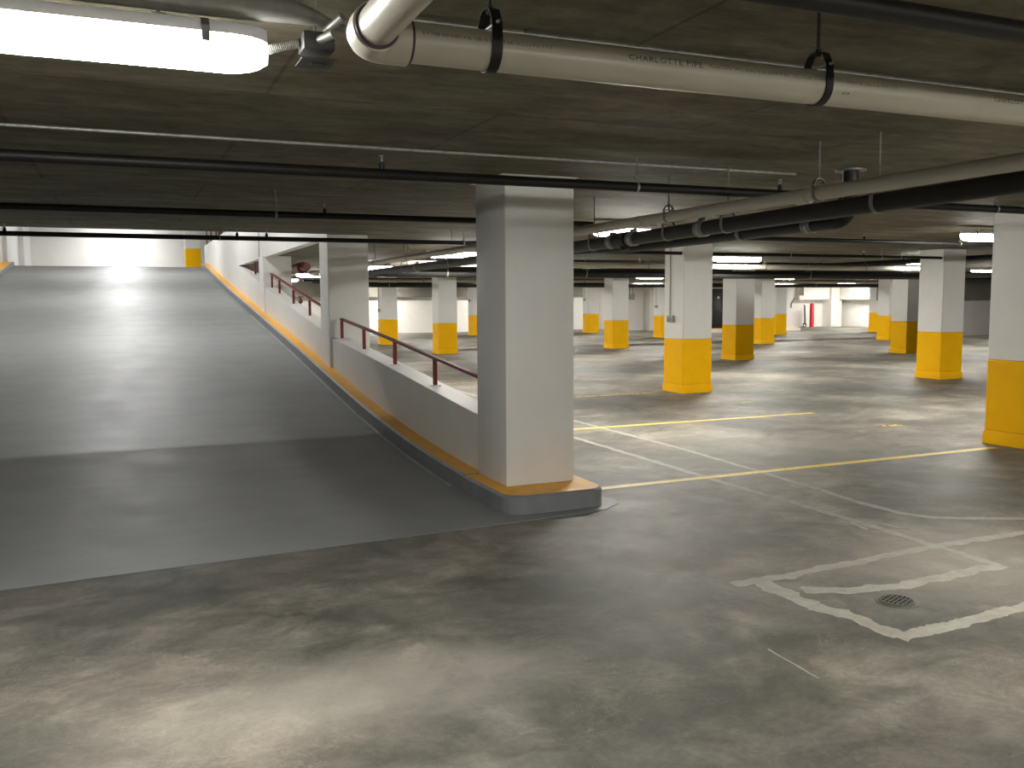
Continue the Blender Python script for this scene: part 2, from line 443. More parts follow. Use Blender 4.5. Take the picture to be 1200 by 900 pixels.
for i in range(n):
    j = (i + 1) % n
    for a, b_ in ((v0, v1), (v1, v2)):
        f = bm.faces.new((a[i], a[j], b_[j], b_[i])); f.material_index = 0; f.smooth = True
f = bm.faces.new(v2); f.material_index = 1
o = obj('curb', bm, [M['curbgrey'], M['curbtop']]); tag(o, 'grey ramp curb with yellow top wrapping the white pillar and climbing beside the low wall', 'curb')
bm = curb_profile_mesh(XR0, -6.72, -.2, 27.4, -1)
o = obj('curb', bm, [M['curbgrey'], M['curbtop']]); tag(o, 'yellow topped curb along the far left edge of the ramp', 'curb')
bm = B(); bx(bm, 20.8, 28.6, 29.4, 29.9, 0, .17, .015, mi=0)
bx(bm, 20.8, 28.6, 29.4, 29.9, .17, .21, .01, mi=1)
o = obj('curb', bm, [M['white'], M['curbtop']]); tag(o, 'white faced curb with yellow top in front of the dark door', 'curb')
# pale seam where ramp meets curb
bm = B(); yy = frange(.5, 14, .3); R = []
for y in yy:
    w = .012 + .006*noise.noise(Vector((y*2, 0, 0)))
    R.append([bm.verts.new(p) for p in ((XR1 - .03 - w*2, y, rz(y) + .0085), (XR1 - .03, y, rz(y) + .0085), (XR1 - .03, y, rz(y) + .004), (XR1 - .03 - w*2, y, rz(y) + .004))])
for i in range(len(yy) - 1):
    for k in range(4): bm.faces.new((R[i][k], R[i][(k+1) % 4], R[i+1][(k+1) % 4], R[i+1][k]))
struct('trim_8', bm, simple('pale_sealant', (.42, .43, .42), .5))

# ------------------------------------------------------------------ columns
HX = .3077
def make_column(label, loc, base=True, z0=0, z1=H, group=None):
    t = thing('concrete_column', label, 'column', loc, 0, group)
    bm = B(); zb = YEL if base else 0
    bx(bm, -HX, HX, -HX, HX, z0 + zb, z1, .012, 1)
    obj('shaft', bm, M['colw'], t)
    if base:
        bm = B(); bx(bm, -HX - .002, HX + .002, -HX - .002, HX + .002, .15, YEL, .012, 1)
        a = HX + .012
        lo = [bm.verts.new((sx*a, sy*a, 0)) for sx, sy in ((-1, -1), (1, -1), (1, 1), (-1, 1))]
        md = [bm.verts.new((sx*a, sy*a, .10)) for sx, sy in ((-1, -1), (1, -1), (1, 1), (-1, 1))]
        hi = [bm.verts.new((sx*(HX + .002), sy*(HX + .002), .152)) for sx, sy in ((-1, -1), (1, -1), (1, 1), (-1, 1))]
        for A, B2 in ((lo, md), (md, hi)):
            for i in range(4): bm.faces.new((A[i], A[(i+1) % 4], B2[(i+1) % 4], B2[i]))
        bm.faces.new(lo[::-1]); bm.faces.new(hi)
        obj('painted_base', bm, M['yellow'], t)
    return t
# the near white pillar on the curb, with splashed paint collar on the ceiling
t = thing('concrete_column', 'big plain white pillar at the ramp foot standing on the grey curb', 'column', (0, -.01, 0))
bm = B(); bx(bm, -.31, .31, -.325, .325, .15, H, .018, 2); obj('shaft', bm, M['colw'], t)
bm = B(); poly = []
for i in range(40):
    a = 2*PI*i/40; s = 1/max(abs(math.cos(a)), abs(math.sin(a))); j = .03 + .02*noise.noise(Vector((i*.9, 3, 0)))
    poly.append(((.31 + j)*s*math.cos(a), (.325 + j)*s*math.sin(a)))
prism(bm, poly, H - .004, H - .0005, 'z'); obj('paint_collar', bm, M['colw'], t)
make_column('plain white column rising beside the ramp behind the first handrail', (0, SV, 0), False)
make_column('plain white column in the ramp wall beyond the second handrail', (0, 2*SV, 0), False)
c3 = make_column('yellow based column at the head of the ramp on the upper level', (-.33, 5*SV, 2.95), True, 0, 2.65)
COL = {
 (1, 0): 'nearest column with yellow base, cut off by the right edge of the photo',
 (1, 1): 'yellow based column with conduit and switch box, right of the white pillar',
 (2, 1): 'large yellow based column left of the one at the right edge',
 (2, 2): 'yellow based column just right of the one with the switch box',
 (2, 3): 'yellow based column midway between white pillar and column with switch box',
 (3, 2): 'yellow based column partly hidden by the large one at right',
 (3, 3): 'yellow based column overlapped by a nearer one, third in the central receding row',
 (4, 4): 'last yellow based column of the central row, left of the bright far bay',
 (4, 3): 'narrow sliver of yellow based column beside the right hand row',
 (5, 4): 'farthest yellow based column right of the bright far bay',
 (1, 3): 'yellow based column close left of the white pillar, over the handrail',
 (1, 4): 'farther yellow based column at left, seen just right of the ramp side column',
 (2, 5): 'far yellow based column half hidden by the left edge of the white pillar',
 (3, 5): 'far small yellow based column with a box, first right of the white pillar',
 (3, 4): 'far yellow based column peeking out left of the column with the switch box',
}
base = None
for (i, j), lab in COL.items():
    loc = (i*SU, j*SV, 0)
    if base is None: base = make_column(lab, loc, group='yellow based columns')
    else: copy_tree(base, lab, loc)

# conduits with boxes on column left faces
def col_box(i, j, dy, z, label, w=.10):
    t = thing('switch_box', label, 'electrical box', (i*SU - HX, j*SV + dy, 0))
    bm = B(); bx(bm, -.055, -.002, -w/2 - .07, w/2, z - .06, z + .06, .006); obj('box_body', bm, M['shadebox'], t)
    bm = B(); bx(bm, -.061, -.055, -w/2 - .02, w/2 - .02, z - .045, z + .045, .002); obj('cover_plate', bm, M['dull'], t)
    bm = B(); tube(bm, [(-.02, 0, z + .06), (-.02, 0, H)], .011, 8); obj('conduit', bm, M['galv'], t)
    return t
col_box(1, 1, .09, 1.32, 'grey switch box and conduit on the column right of the white pillar', .12)
col_box(1, 4, .1, 1.31, 'small dark switch box on the farther left column', .1)
col_box(2, 5, .1, 1.66, 'small box at conduit end on the column half hidden by the pillar', .1)
col_box(3, 5, .1, 1.68, 'small box at conduit end on the far column right of the pillar', .1)
col_box(3, 4, .1, 1.36, 'small box on the far column beside the column with the larger box', .1)

# ------------------------------------------------------------------ handrails
def railing(label, yposts, y0, y1, h=.30, ztop=None, x=-.145):
    t = thing('handrail', label, 'handrail', (x, (y0 + y1)/2, 0))
    cy = (y0 + y1)/2
    f = ztop or wt
    bm = B()
    pts = [(0, y - cy, f(y) + h) for y in frange(y0, y1, .4)]
    band(bm, pts, .045, .03)
    obj('top_rail', bm, M['red'], t)
    for y in yposts:
        bm = B(); bx(bm, -.02, .02, y - cy - .02, y - cy + .02, f(y) - .01, f(y) + h - .01, .003, 1)
        p = obj('post', bm, M['red'], t)
        bm = B(); bx(bm, -.05, .05, y - cy - .05, y - cy + .05, f(y) - .005, f(y) + .006); obj('base_plate', bm, M['white'], p)
    return t
railing('dark red handrail on the low wall between white pillar and ramp side column', [.5, 1.96, 3.47, 4.97, 6.3], .42, 6.33, .29)
railing('short red handrail on the ramp wall beyond the ramp side column', [7.4, 8.78, 10.37, 12.0, 13.0], 7.2, 13.08, .30)
railing('red handrail glimpsed through the small opening high in the ramp wall', [14.3, 15.6], 14.1, 16.3, .30)
railing('red handrail on top of the guard wall at the head of the ramp', [9, 11, 13, 15, 17, 19, 21, 22.9, 24.6, 26.4, 28.2], 7.0, 28.3, .62, lambda y: 3.70 + .04*(y - 6.45)/22, -.19)

# ------------------------------------------------------------------ floor markings
def strip(pts, w, name, label, cat, mat, group=None, jag=.0, z=.0008, seed=0):
    zb = .0002; z += .00012*seed
    if name == 'parking_stripe': zb, z = .0010, .0018
    bm = B(); P = [Vector((x, y, 0)) for x, y in pts]
    dense = [P[0]]
    for a, b_ in zip(P, P[1:]):
        n_ = max(1, int((b_ - a).length/.025))
        dense += [a.lerp(b_, (k + 1)/n_) for k in range(n_)]
    R = []
    for i, p in enumerate(dense):
        tg = (dense[min(len(dense)-1, i+1)] - dense[max(0, i-1)]).normalized(); nm = Vector((-tg.y, tg.x, 0))
        a = w/2 + jag*noise.noise(Vector((p.x*9, p.y*9, seed))) + jag*.5*noise.noise(Vector((p.x*41, p.y*41, seed))); c = w/2 + jag*noise.noise(Vector((p.x*9, p.y*9, seed + 7))) + jag*.5*noise.noise(Vector((p.x*41, p.y*41, seed + 7)))
        R.append([bm.verts.new(p + nm*a + Vector((0, 0, z))), bm.verts.new(p - nm*c + Vector((0, 0, z))), bm.verts.new(p - nm*c + Vector((0, 0, zb))), bm.verts.new(p + nm*a + Vector((0, 0, zb)))])
    for i in range(len(R) - 1):
        for k in range(4): bm.faces.new((R[i][k], R[i][(k+1) % 4], R[i+1][(k+1) % 4], R[i+1][k]))
    bm.faces.new(R[0]); bm.faces.new(R[-1][::-1])
    o = obj(name, bm, mat); return tag(o, label, cat, group)
S = 'parking_stripe'; G = 'yellow stripes between the parking bays'
strip([(.46, -.08), (5.75, .0)], .10, S, 'long yellow stripe from the white pillar to the right edge column', 'floor marking', M['stripe'], G, .006)
strip([(.45, 3.3), (6.10, 3.27)], .10, S, 'second yellow stripe, starting just behind the white pillar', 'floor marking', M['stripe'], G, .006)
strip([(.45, 6.75), (5.65, 6.76)], .10, S, 'faint third yellow stripe ending at the column with the switch box', 'floor marking', M['stripe_worn'], G, .006)
strip([(.6, 10.1), (6.1, 10.1)], .10, S, 'very faint yellow stripe beyond the column with the switch box', 'floor marking', M['stripe_worn'], G, .006)
strip([(5.9, 1.83), (6.25, 1.80)], .09, S, 'short yellow dash on open floor left of the right edge column', 'floor marking', M['stripe_worn'], 'short yellow dashes', .006)
strip([(5.9, 4.83), (6.22, 4.81)], .09, S, 'short yellow dash in front of the second right column', 'floor marking', M['stripe_worn'], 'short yellow dashes', .006)
F = 'faded_line'
strip([(2.52, 9.5), (2.56, 4.0), (2.57, 1.4), (2.42, -.9), (2.36, -1.4), (2.37, -1.85), (2.48, -2.07), (2.7, -2.2), (3.07, -2.38), (4.2, -2.9)], .075, F, 'long pale line curving to the right edge of the photo', 'floor marking', M['mark'], None, .02, seed=1)
strip([(1.86, 9.5), (1.86, 2.6), (1.85, -.6), (1.87, -1.9), (1.84, -3.13)], .08, F, 'pale straight line running from behind the pillar to the drain box', 'floor marking', M['mark'], None, .02, seed=2)
strip([(.10, -2.77), (.5, -2.77), (1.84, -2.66), (2.8, -2.66), (3.6, -2.7)], .09, F, 'pale line forming the far side of the box around the drain', 'floor marking', M['mark'], None, .03, seed=3)
strip([(1.86, -3.14), (1.4, -3.16), (.97, -3.2), (.62, -3.12), (.4, -3.02)], .10, F, 'ragged pale line just behind the drain', 'floor marking', M['mark'], None, .035, seed=4)
strip([(.28, -2.78), (.26, -3.17), (.33, -3.45), (.35, -3.78)], .11, F, 'ragged pale line left of the drain', 'floor marking', M['mark'], None, .04, seed=5)
strip([(.32, -3.79), (1.28, -3.73), (2.3, -3.7)], .10, F, 'pale line in front of the drain running off right', 'floor marking', M['mark'], None, .03, seed=6)
strip([(-.355, -3.64), (-.37, -4.0)], .011, F, 'short thin pale scratch on the dark foreground floor', 'floor marking', M['mark'], None, .004, seed=7)
strip([(-1.4, -1.7), (.1, -2.72)], .03, F, 'very thin pale scuff left of the drain box', 'floor marking', M['stripe_worn'] if False else M['mark'], None, .02, seed=8) if False else None
strip([(2.05, -2.3), (1.95, -2.0), (1.8, -1.95), (1.75, -2.15)], .035, F, 'small pale squiggle between the two long pale lines', 'floor marking', M['mark'], None, .03, seed=9)

# drain
t = thing('floor_drain', 'round floor drain with dark slotted grate in the pale box', 'drain', (.738, -3.385, 0))
bm = B()
tube(bm, [(0, 0, .0005), (0, 0, .004)], .112, 32); obj('rim', bm, simple('drain_rim', (.15, .14, .12), .6, .1), t)
bm = B(); tube(bm, [(0, 0, .004), (0, 0, .006)], .088, 32); obj('hole_shade', bm, M['dark'], t)  # near-black disk, the shade of the drain hole put into colour
bm = B()
for k in range(-3, 4):
    y = k*.024; w = math.sqrt(max(0, .088**2 - y*y)); bx(bm, -w, w, y - .0035, y + .0035, .006, .010)
for k in (-1, 1): bx(bm, k*.036 - .004, k*.036 + .004, -.08, .08, .006, .0105)
ring = [(.090*math.cos(2*PI*k/32), .090*math.sin(2*PI*k/32), .007) for k in range(32)]
band(bm, ring, .006, .012, closed=True, axis=Vector((0, 0, 1)))
o = obj('grate', bm, simple('grate_iron', (.13, .125, .11), .5, .5), t); o.rotation_euler = (0, 0, .4)

# ------------------------------------------------------------------ light fixtures
LN, LW = 1.25, .165
def make_light(label, loc, group, mat, drop=.06):
    t = thing('ceiling_light', label, 'ceiling light', loc, 0, group)       # origin at lens bottom centre
    # lens : half capsule section with rounded ends
    def shell(sec, fz, ends):
        bm = B(); st = []
        R = ends
        xs = [-LN/2 + R*(1 - math.cos(PI/2*k/5)) for k in range(6)]
        xs = xs + [-x for x in xs[::-1]]
        rings = []
        for x in xs:
            dd = (LN/2 - abs(x)); s = math.sqrt(max(0, 1 - (1 - min(1, dd/R))**2)) if dd < R else 1
            s = max(s, .22)
            rings.append([bm.verts.new((x, y*s, fz(z, s))) for y, z in sec])
        for a, b_ in zip(rings, rings[1:]):
            for k in range(len(sec)):
                f = bm.faces.new((a[k], a[(k+1) % len(sec)], b_[(k+1) % len(sec)], b_[k])); f.smooth = True
        bm.faces.new(rings[0]); bm.faces.new(rings[-1][::-1]); return bm
    sec = [(LW/2*math.cos(PI*k/12 + PI), .10 - .10*math.sin(PI*k/12)**.6) for k in range(13)]
    lb_ = shell(sec, lambda z, s: .10 - (.10 - z)*(.55 + .45*s), .13)
    lb_.normal_update()
    for f in lb_.faces:
        zz_ = f.calc_center_median().z
        if zz_ < .016 and abs(f.normal.z) > .8: f.material_index = 1
    o = obj('lens', lb_, [M['lens_side_near'] if mat is M['lens_near'] else M['lens_side'], mat], t)
    sec = [(-LW/2 - .006, .098), (LW/2 + .006, .098), (LW/2 + .004, .112), (LW/2 - .02, .14), (-LW/2 + .02, .14), (-LW/2 - .004, .112)]
    obj('housing', shell(sec, lambda z, s: z, .13), M['housing'], t)
    for x in (-.43, .43):
        a_ = LW/2 + .009
        bm = B(); band(bm, [(x, -a_, .068), (x, -a_, .115), (x, -a_ + .03, .143), (x, a_ - .03, .143), (x, a_, .115), (x, a_, .068)], .024, .003)
        obj('clip', bm, M['dull'], t)
    top = H - loc[2] if loc[2] < 2.6 else 5.6 - loc[2]
    for x in (-.3, .3):
        bm = B(); bx(bm, x - .02, x + .02, -.05, .05, .138, .15); tube(bm, [(x, 0, .145), (x, 0, top)], .006, 8)
        obj('hanger_bracket', bm, M['galv'], t)
    return t
ZL = 2.45
LG = 'lamps on the garage ceiling'
spots = {}
for i in range(0, 6):
    for j in range(0, 6):
        spots[(i, j)] = (2.62 + i*SU, 2.05 + j*SV)
spots[(0, 0)] = (2.87, 2.93); spots[(1, 0)] = (8.2, 2.1); spots[(2, 1)] = (14.4, 8.9)
spots[(3, 1)] = (22.6, 13.9)
for k in ((5, 0), (5, 1), (5, 2), (5, 3), (4, 0), (4, 1), (3, 0), (5, 5)): spots.pop(k, None)
spots[(-1, -1)] = (-3.275, -3.9)
spots[(0, -1)] = (2.9, -4.6); spots[(1, -1)] = (9.1, -4.6)
spots[(-1, -2)] = (-3.4, -9.8); spots[(0, -2)] = (.6, -9.9); spots[(1, -2)] = (4.0, -9.9)  # unseen lamps added behind the camera to brighten the near pillar
spots[(5, 5)] = (34.6, 32.6); spots[(0, 5)] = (3.2, 36.9); spots[(1, 5)] = (9.0, 36.9); spots[(2, 5)] = (15.2, 36.9)
spots[(3, 5)] = (20.4, 35.6) if False else spots[(3, 5)]
named = {
 (-1, -1): 'large glaring strip light filling the top left corner of the photo',
 (0, 0): 'strip light just right of the white pillar, behind the white and black pipes',
 (0, 1): 'strip light just left of the white pillar, above the handrail',
 (1, 1): 'strip light just right of the column with the switch box',
 (1, 0): 'strip light just left of the column at the right edge',
 (2, 3): 'strip light touching the left side of the column with the switch box',
 (3, 1): 'small oval looking strip light between the two right hand columns',
 (2, 1): 'strip light showing only its tip left of the large right column',
 (2, 2): 'strip light beside the second column of the central row',
 (3, 3): 'thin bright strip light above the third column of the central row',
 (4, 4): 'tiny strip light at the top of the bright far bay',
 (5, 5): 'strip light flooding the white far corner bay',
 (0, 3): 'strip light seen through the opening over the second handrail',
 (0, 4): 'farther strip light seen through the opening over the second handrail',
 (1, 4): 'far strip light above the yellow column close left of the pillar',
 (1, 5): 'strip light washing the white back wall behind the leftmost yellow columns',
 (2, 5): 'strip light washing the back wall behind the column half hidden by the pillar',
 (0, 5): 'strip light near the back wall at far left behind the ramp column',
}
rown = {-2: 'added behind the viewer to light the pillar', -1: 'beside the viewer', 0: 'in the first row beyond the pillar', 1: 'in the second row beyond the pillar', 2: 'in the third row beyond the pillar', 3: 'in the fourth row beyond the pillar', 4: 'in the fifth row beyond the pillar', 5: 'in the last row by the back wall'}
bays = {-1: 'over the ramp side bay', 0: 'over the first bay', 1: 'over the second bay', 2: 'over the third bay', 3: 'over the fourth bay', 4: 'over the fifth bay', 5: 'over the sixth bay'}
lb = None
for k in sorted(spots, key=lambda q: (q != (-1, -1), q)):
    x, y = spots[k]; z = 2.40 if k == (-1, -1) else ZL
    lab = named.get(k, 'strip light %s, %s' % (rown[k[1]], bays[k[0]]))
    if lb is None or z != ZL:
        o = make_light(lab, (x, y, z), LG, M['lens_near'] if z != ZL else M['lens'])
        if z == ZL: lb = o
    else:
        copy_tree(lb, lab, (x, y, ZL))
ub = None
for k, y in enumerate((10.3, 17.0, 23.8, 30.4, 36.6)):
    lab = 'strip light above the ramp on the upper level, %s up the slope' % ORD[k]
    if ub is None: ub = make_light(lab, (-3.05, y, 5.40), 'lamps over the ramp', M['lens_ramp'])
    else: copy_tree(ub, lab, (-3.05, y, 5.40))
bm = B(); tube(bm, [(9.15, 8.78, 2.5), (9.28, 8.78, 2.47), (9.4, 8.78, 2.47), (9.52, 8.78, 2.53), (9.62, 8.78, 2.52), (9.72, 8.78, 2.6)], .008, 8)
tag(obj('flexible_conduit', bm, M['galv']), 'loose wavy conduit at the right end of the light beside the switch box column', 'conduit')
# flexible conduit and junction box at the near light
t = thing('junction_box', 'grey steel junction box between the glaring light and the pipe elbow', 'junction box', (-2.50, -3.96, 2.5))
dk = simple('dark_box_steel', (.06, .06, .055), .5, .3)
bm = B(); bx(bm, -.05, .05, -.05, .05, -.028, .028, .004); obj('box_body', bm, dk, t)
bm = B(); bx(bm, -.06, .055, -.06, .06, -.062, -.058, .001, 1); bx(bm, -.02, .03, -.012, .012, -.066, -.062); obj('cover_plate', bm, dk, t)
bm = B(); tube(bm, [(.0, -.05, .0), (.035, -.10, .012)], .015, 12); obj('connector', bm, M['galv'], t)
bm = B(); tube(bm, [(.02, -.05, .03), (.06, -.12, .06)], .013, 12); obj('connector', bm, M['galv'], t)
bm = B(); tube(bm, [(0, .02, .02), (0, .02, .16)], .006, 8); obj('threaded_rod', bm, M['galv'], t)
bm = B(); pts = []; rs = []
for k in range(90):
    u = k/89; pts.append((-2.655 + .105*u, -3.9 - .05*u, 2.478 + .022*u + .004*math.sin(u*PI))); rs.append(.0155 if k % 5 < 3 else .008)
tube(bm, pts, rs, 12, smooth=False)
o = obj('flexible_conduit', bm, M['galv']); tag(o, 'ribbed flexible metal conduit joining the glaring light to the junction box', 'conduit')

# ------------------------------------------------------------------ pipes
def xpipe(name, label, cat, x0, x1, y, z, r, mat, sag=0, group=None, y1=None, seg=16):
    t = thing(name, label, cat, (x0, y, z), 0, group)
    bm = B(); n = max(2, int((x1 - x0)/1.5)); ye = (y1 if y1 is not None else y) - y
    tube(bm, [((x1 - x0)*k/n, ye*k/n, sag*math.sin(PI*k/n)) for k in range(n + 1)], r, seg); obj('pipe_run', bm, mat, t)
    return t
def ypipe(name, label, cat, x, y0, y1, z0, z1, r, mat, group=None):
    t = thing(name, label, cat, (x, y0, z0), 0, group)
    bm = B(); tube(bm, [(0, 0, 0), (0, y1 - y0, z1 - z0)], r, 24); obj('pipe_run', bm, mat, t)
    return t
def sleeve(t, axis, a, r, ln, mat, name='coupling', off=(0, 0), dz=0):
    bm = B()
    if axis == 'x': p = [(a - ln/2, off[0], off[1]), (a + ln/2, off[0], off[1])]
    else: p = [(off[0], a - ln/2, dz), (off[0], a + ln/2, dz)]
    tube(bm, p, r, 24); obj(name, bm, mat, t)
def clamp(t, a, r, dz, y=True):
    """no-hub shielded coupling: shield band with two rings"""
    bm = B(); tube(bm, [(0, a - .05, dz), (0, a + .05, dz)], r + .006, 24); c = obj('shielded_coupling', bm, M['galv'], t)
    bm = B()
    for s in (-.03, .03): tube(bm, [(0, a + s - .007, dz), (0, a + s + .007, dz)], r + .010, 24)
    bx(bm, -.012, .012, a - .045, a + .045, dz + r + .004, dz + r + .028, .003, 1)
    obj('clamp_ring', bm, M['dull'], c)

def hanger(label, x, y, z, r, along='x', group=None, mat=None, w=.032, tall=1.9):
    """clevis hanger round a pipe of radius r, rod to the ceiling"""
    t = thing('pipe_hanger', label, 'pipe hanger', (x, y, z), 0 if along == 'x' else PI/2, group)
    mt = mat or M['dull']; R = r + .004; h = R*tall
    pts = [(0, R*math.cos(a), R*math.sin(a)) for a in [math.radians(d) for d in range(180, 361, 15)]]
    pts += [(0, R, R*.5), (0, R*.93, R*1.1), (0, R*.6, h*.92), (0, R*.28, h), (0, -R*.28, h), (0, -R*.6, h*.92), (0, -R*.93, R*1.1), (0, -R, R*.5)]
    bm = B(); band(bm, pts, w, .004, closed=True); obj('clevis_loop', bm, mt, t)
    bm = B(); tube(bm, [(0, -R - .012, R + .006), (0, R + .012, R + .006)], .005, 8); obj('cross_bolt', bm, M['galv'], t)
    bm = B(); tube(bm, [(0, 0, h - .01), (0, 0, H - z)], .006, 8); tube(bm, [(0, 0, h - .012), (0, 0, h + .012)], .011, 6); obj('threaded_rod', bm, mt, t)
    return t
def strap(label, x, y, z, r, group, along='x'):
    t = thing('pipe_hanger', label, 'pipe hanger', (x, y, z), 0 if along == 'x' else PI/2, group)
    R = r + .003; pts = [(0, R*math.cos(a), R*math.sin(a)) for a in [math.radians(d) for d in range(115, 426, 15)]]
    pts = [(0, -.004, R + .045)] + pts + [(0, .004, R + .045)]
    bm = B(); band(bm, pts, .018, .003); obj('loop', bm, M['galv'], t)
    bm = B(); tube(bm, [(0, 0, R + .03), (0, 0, H - z)], .005, 8); obj('threaded_rod', bm, M['dull'], t)
    return t
def sprinkler(x, y, z, r, pipe):
    bm = B(); z0 = r - .004
    tube(bm, [(x, y, z + z0), (x, y, z + z0 + .03), (x, y, z + z0 + .031), (x, y, z + z0 + .045)], [.018, .018, .012, .012], 12)
    p = obj('sprinkler_head', bm, M['black'], pipe)
    bm = B(); z1 = z + z0
    band(bm, [(x, y - .008, z1 + .044), (x, y - .014, z1 + .058), (x, y - .010, z1 + .072), (x, y, z1 + .08), (x, y + .010, z1 + .072), (x, y + .014, z1 + .058), (x, y + .008, z1 + .044)], .006, .003)
    tube(bm, [(x, y, z1 + .079), (x, y, z1 + .083)], .016, 12); obj('deflector', bm, M['galv'], p)

SP = 'sprinkler_pipe'; SG = 'black sprinkler pipes under the ceiling'
def sline(label, x0, x1, y, z, r, hang, heads, who, y1=None, sag=0):
    t = xpipe(SP, label, 'pipe', x0, x1, y, z, r, M['black'], sag, SG, y1)
    yy = lambda x: y + ((y1 if y1 is not None else y) - y)*(x - x0)/(x1 - x0)
    zz = lambda x: z + sag*math.sin(PI*(x - x0)/(x1 - x0))
    for k, x in enumerate(hang): strap('metal pipe hanger, %s from the left on %s' % (ORD[k], who), x, yy(x), zz(x), r, 'hangers on ' + who)
    for x in heads: sprinkler(x - x0, yy(x) - y, zz(x) - z, r, t)
sline('black pipe crossing the very top right corner of the photo', -2.38, 6, -5.05, 2.45, .031, [1.6], [3.2], 'the top corner black pipe')
sline('thick black pipe passing in front of the top of the white pillar', -9, 1.72, -1.46, 2.450, .033, [-5.4, .218], [-4.2, -1.607, 1.469], 'the black pipe crossing the pillar top')
sline('black pipe emerging below the big iron pipe toward the right edge column', 2.3, 9, -1.2, 2.455, .033, [4.1, 7.0], [], 'the black pipe at the right edge column')
sline('second black pipe from the camera, running into the side of the pillar', -9, 1.35, 1.28, 2.44, .028, [-4.9, -1.833, .9], [-6.5, -1.40], 'the second black pipe')
sline('third black pipe, skimming the bright gap above the ramp', -9, 1.6, 4.42, 2.435, .028, [-2.02, 1.1], [-4.28, -1.816, -1.468], 'the third black pipe over the ramp')
sline('black pipe passing across the top of the column with the switch box', 3.3, 13.1, 6.5, 2.475, .028, [4.4, 8.35, 10.6, 11.1], [6.42, 10.14], 'the pipe over the switch box column')
sline('black pipe between the two big right columns, nearer row', 3.7, 14, 2.85, 2.47, .029, [4.404, 8.43], [6.556], 'the pipe nearest the right edge column')
sline('black pipe behind the column with the switch box, above the white pipe', 2.2, 13.1, 10.3, 2.50, .027, [4.0, 7.4, 10.8], [5.7, 9.2], 'the pipe above the far white pipe')
far = [(13.4, 3), (16.9, 1.5), (19.6, 2), (23.4, 2), (26.6, 3), (30.1, 4), (33.0, 5)]
for k, (y, x0) in enumerate(far):
    sline('%s of the distant black pipes stacked toward the far walls' % ORD[k], x0, 30, y, 2.44, .028, [x0 + 3, x0 + 9.5, x0 + 16], [x0 + 6, x0 + 12.5], 'distant black pipe, %s in the stack' % ORD[k])

# conduits along the ceiling
t = xpipe('ceiling_conduit', 'thin grey conduit crossing the ceiling above the black pipe at the pillar', 'conduit', -9, 1.75, -1.30, 2.635, .011, M['galv'], 0, 'thin ceiling conduits')
t = xpipe('ceiling_conduit', 'thin grey conduit behind the near white plastic pipe', 'conduit', -2.25, 6, -3.88, 2.637, .012, M['galv'], 0, 'thin ceiling conduits')
sleeve(t, 'x', .55, .017, .05, M['dull'], 'conduit_coupling')
# tapered tube above the near light, shaped to imitate the glow and shadow band
t = thing('conduit_shape', 'tapered grey tube standing in for the lit band and shadow above the glaring light', 'conduit', (-6, -3.97, 2.60))
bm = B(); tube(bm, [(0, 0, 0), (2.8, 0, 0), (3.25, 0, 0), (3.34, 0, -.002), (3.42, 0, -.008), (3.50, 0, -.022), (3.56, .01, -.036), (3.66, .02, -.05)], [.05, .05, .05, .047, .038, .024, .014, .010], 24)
obj('pipe_run', bm, simple('glow_band_grey', (.17, .165, .145), .65, .15, var=.25, scale=12), t)
t = thing('conduit_shape', 'shiny thin conduit running beside the angled white pipe at top', 'conduit', (-2.49, -4.20, 2.646))
bm = B(); tube(bm, [(0, 0, 0), (0, -2.6, .0)], .012, 12); obj('pipe_run', bm, M['galv'], t)
bm = B(); bx(bm, -.03, .03, .0, .03, -.02, .04, .004); obj('fitting', bm, M['dull'], t)

# near PVC drain pipe : elbow, run to the right, run back over the camera
YP, ZP, RP = -4.45, 2.398, .0572
t = thing('plastic_pipe', 'large white plastic pipe with printed lettering and elbow, across the top', 'pipe', (-2.46, YP, ZP))
bm = B(); tube(bm, [(.09, 0, 0), (3.3, .0, 0), (9, 0, 0)], RP, 40); obj('pipe_run', bm, M['pvc'], t)
bm = B(); tube(bm, [(0, -.085, 0), (0, -1.4, .01), (0, -3.5, .02)], RP - .003, 40); obj('pipe_run', bm, M['pvc'], t)
bm = B(); ea = [(.115, 0, 0), (.055, 0, 0)] + [(.055 - .055*math.sin(a), -.055 + .055*math.cos(a), 0) for a in [math.radians(d) for d in range(15, 91, 15)]] + [(0, -.115, 0)]
tube(bm, ea, RP + .009, 40); e = obj('elbow', bm, M['pvc'], t)
for q in ([(.112, 0, 0), (.124, 0, 0)], [(0, -.112, 0), (0, -.126, 0)]):
    bm = B(); tube(bm, q, RP + .004, 40); obj('cement_ring', bm, M['pvcdark'], e)
def lettering(txt, x, theta0, width, height, parent, ext=False, shear=0):
    cu = bpy.data.curves.new('lettering', 'FONT'); cu.body = txt; cu.size = 1; cu.shear = shear; cu.resolution_u = 2
    cu.space_character = 1.15
    o = bpy.data.objects.new('lettering', cu); C.objects.link(o)
    bpy.context.view_layer.update()
    me = bpy.data.meshes.new_from_object(o.evaluated_get(bpy.context.evaluated_depsgraph_get()))
    bpy.data.objects.remove(o); bpy.data.curves.remove(cu)
    xs = [v.co.x for v in me.vertices]; ys = [v.co.y for v in me.vertices]
    x0, x1, y0, y1 = min(xs), max(xs), min(ys), max(ys)
    for v in me.vertices:
        a = (v.co.x - x0)/(x1 - x0)*width; h = ((v.co.y - y0)/(y1 - y0) - .5)*height
        th = theta0 + h/RP; R = RP + .0006
        v.co = Vector((x - (-2.46) + a, -R*math.cos(th), R*math.sin(th)))
    me.materials.append(M['ink'])
    p = bpy.data.objects.new('printed_lettering', me); C.objects.link(p); p.parent = parent
    p['label'] = 'dark printed lettering'
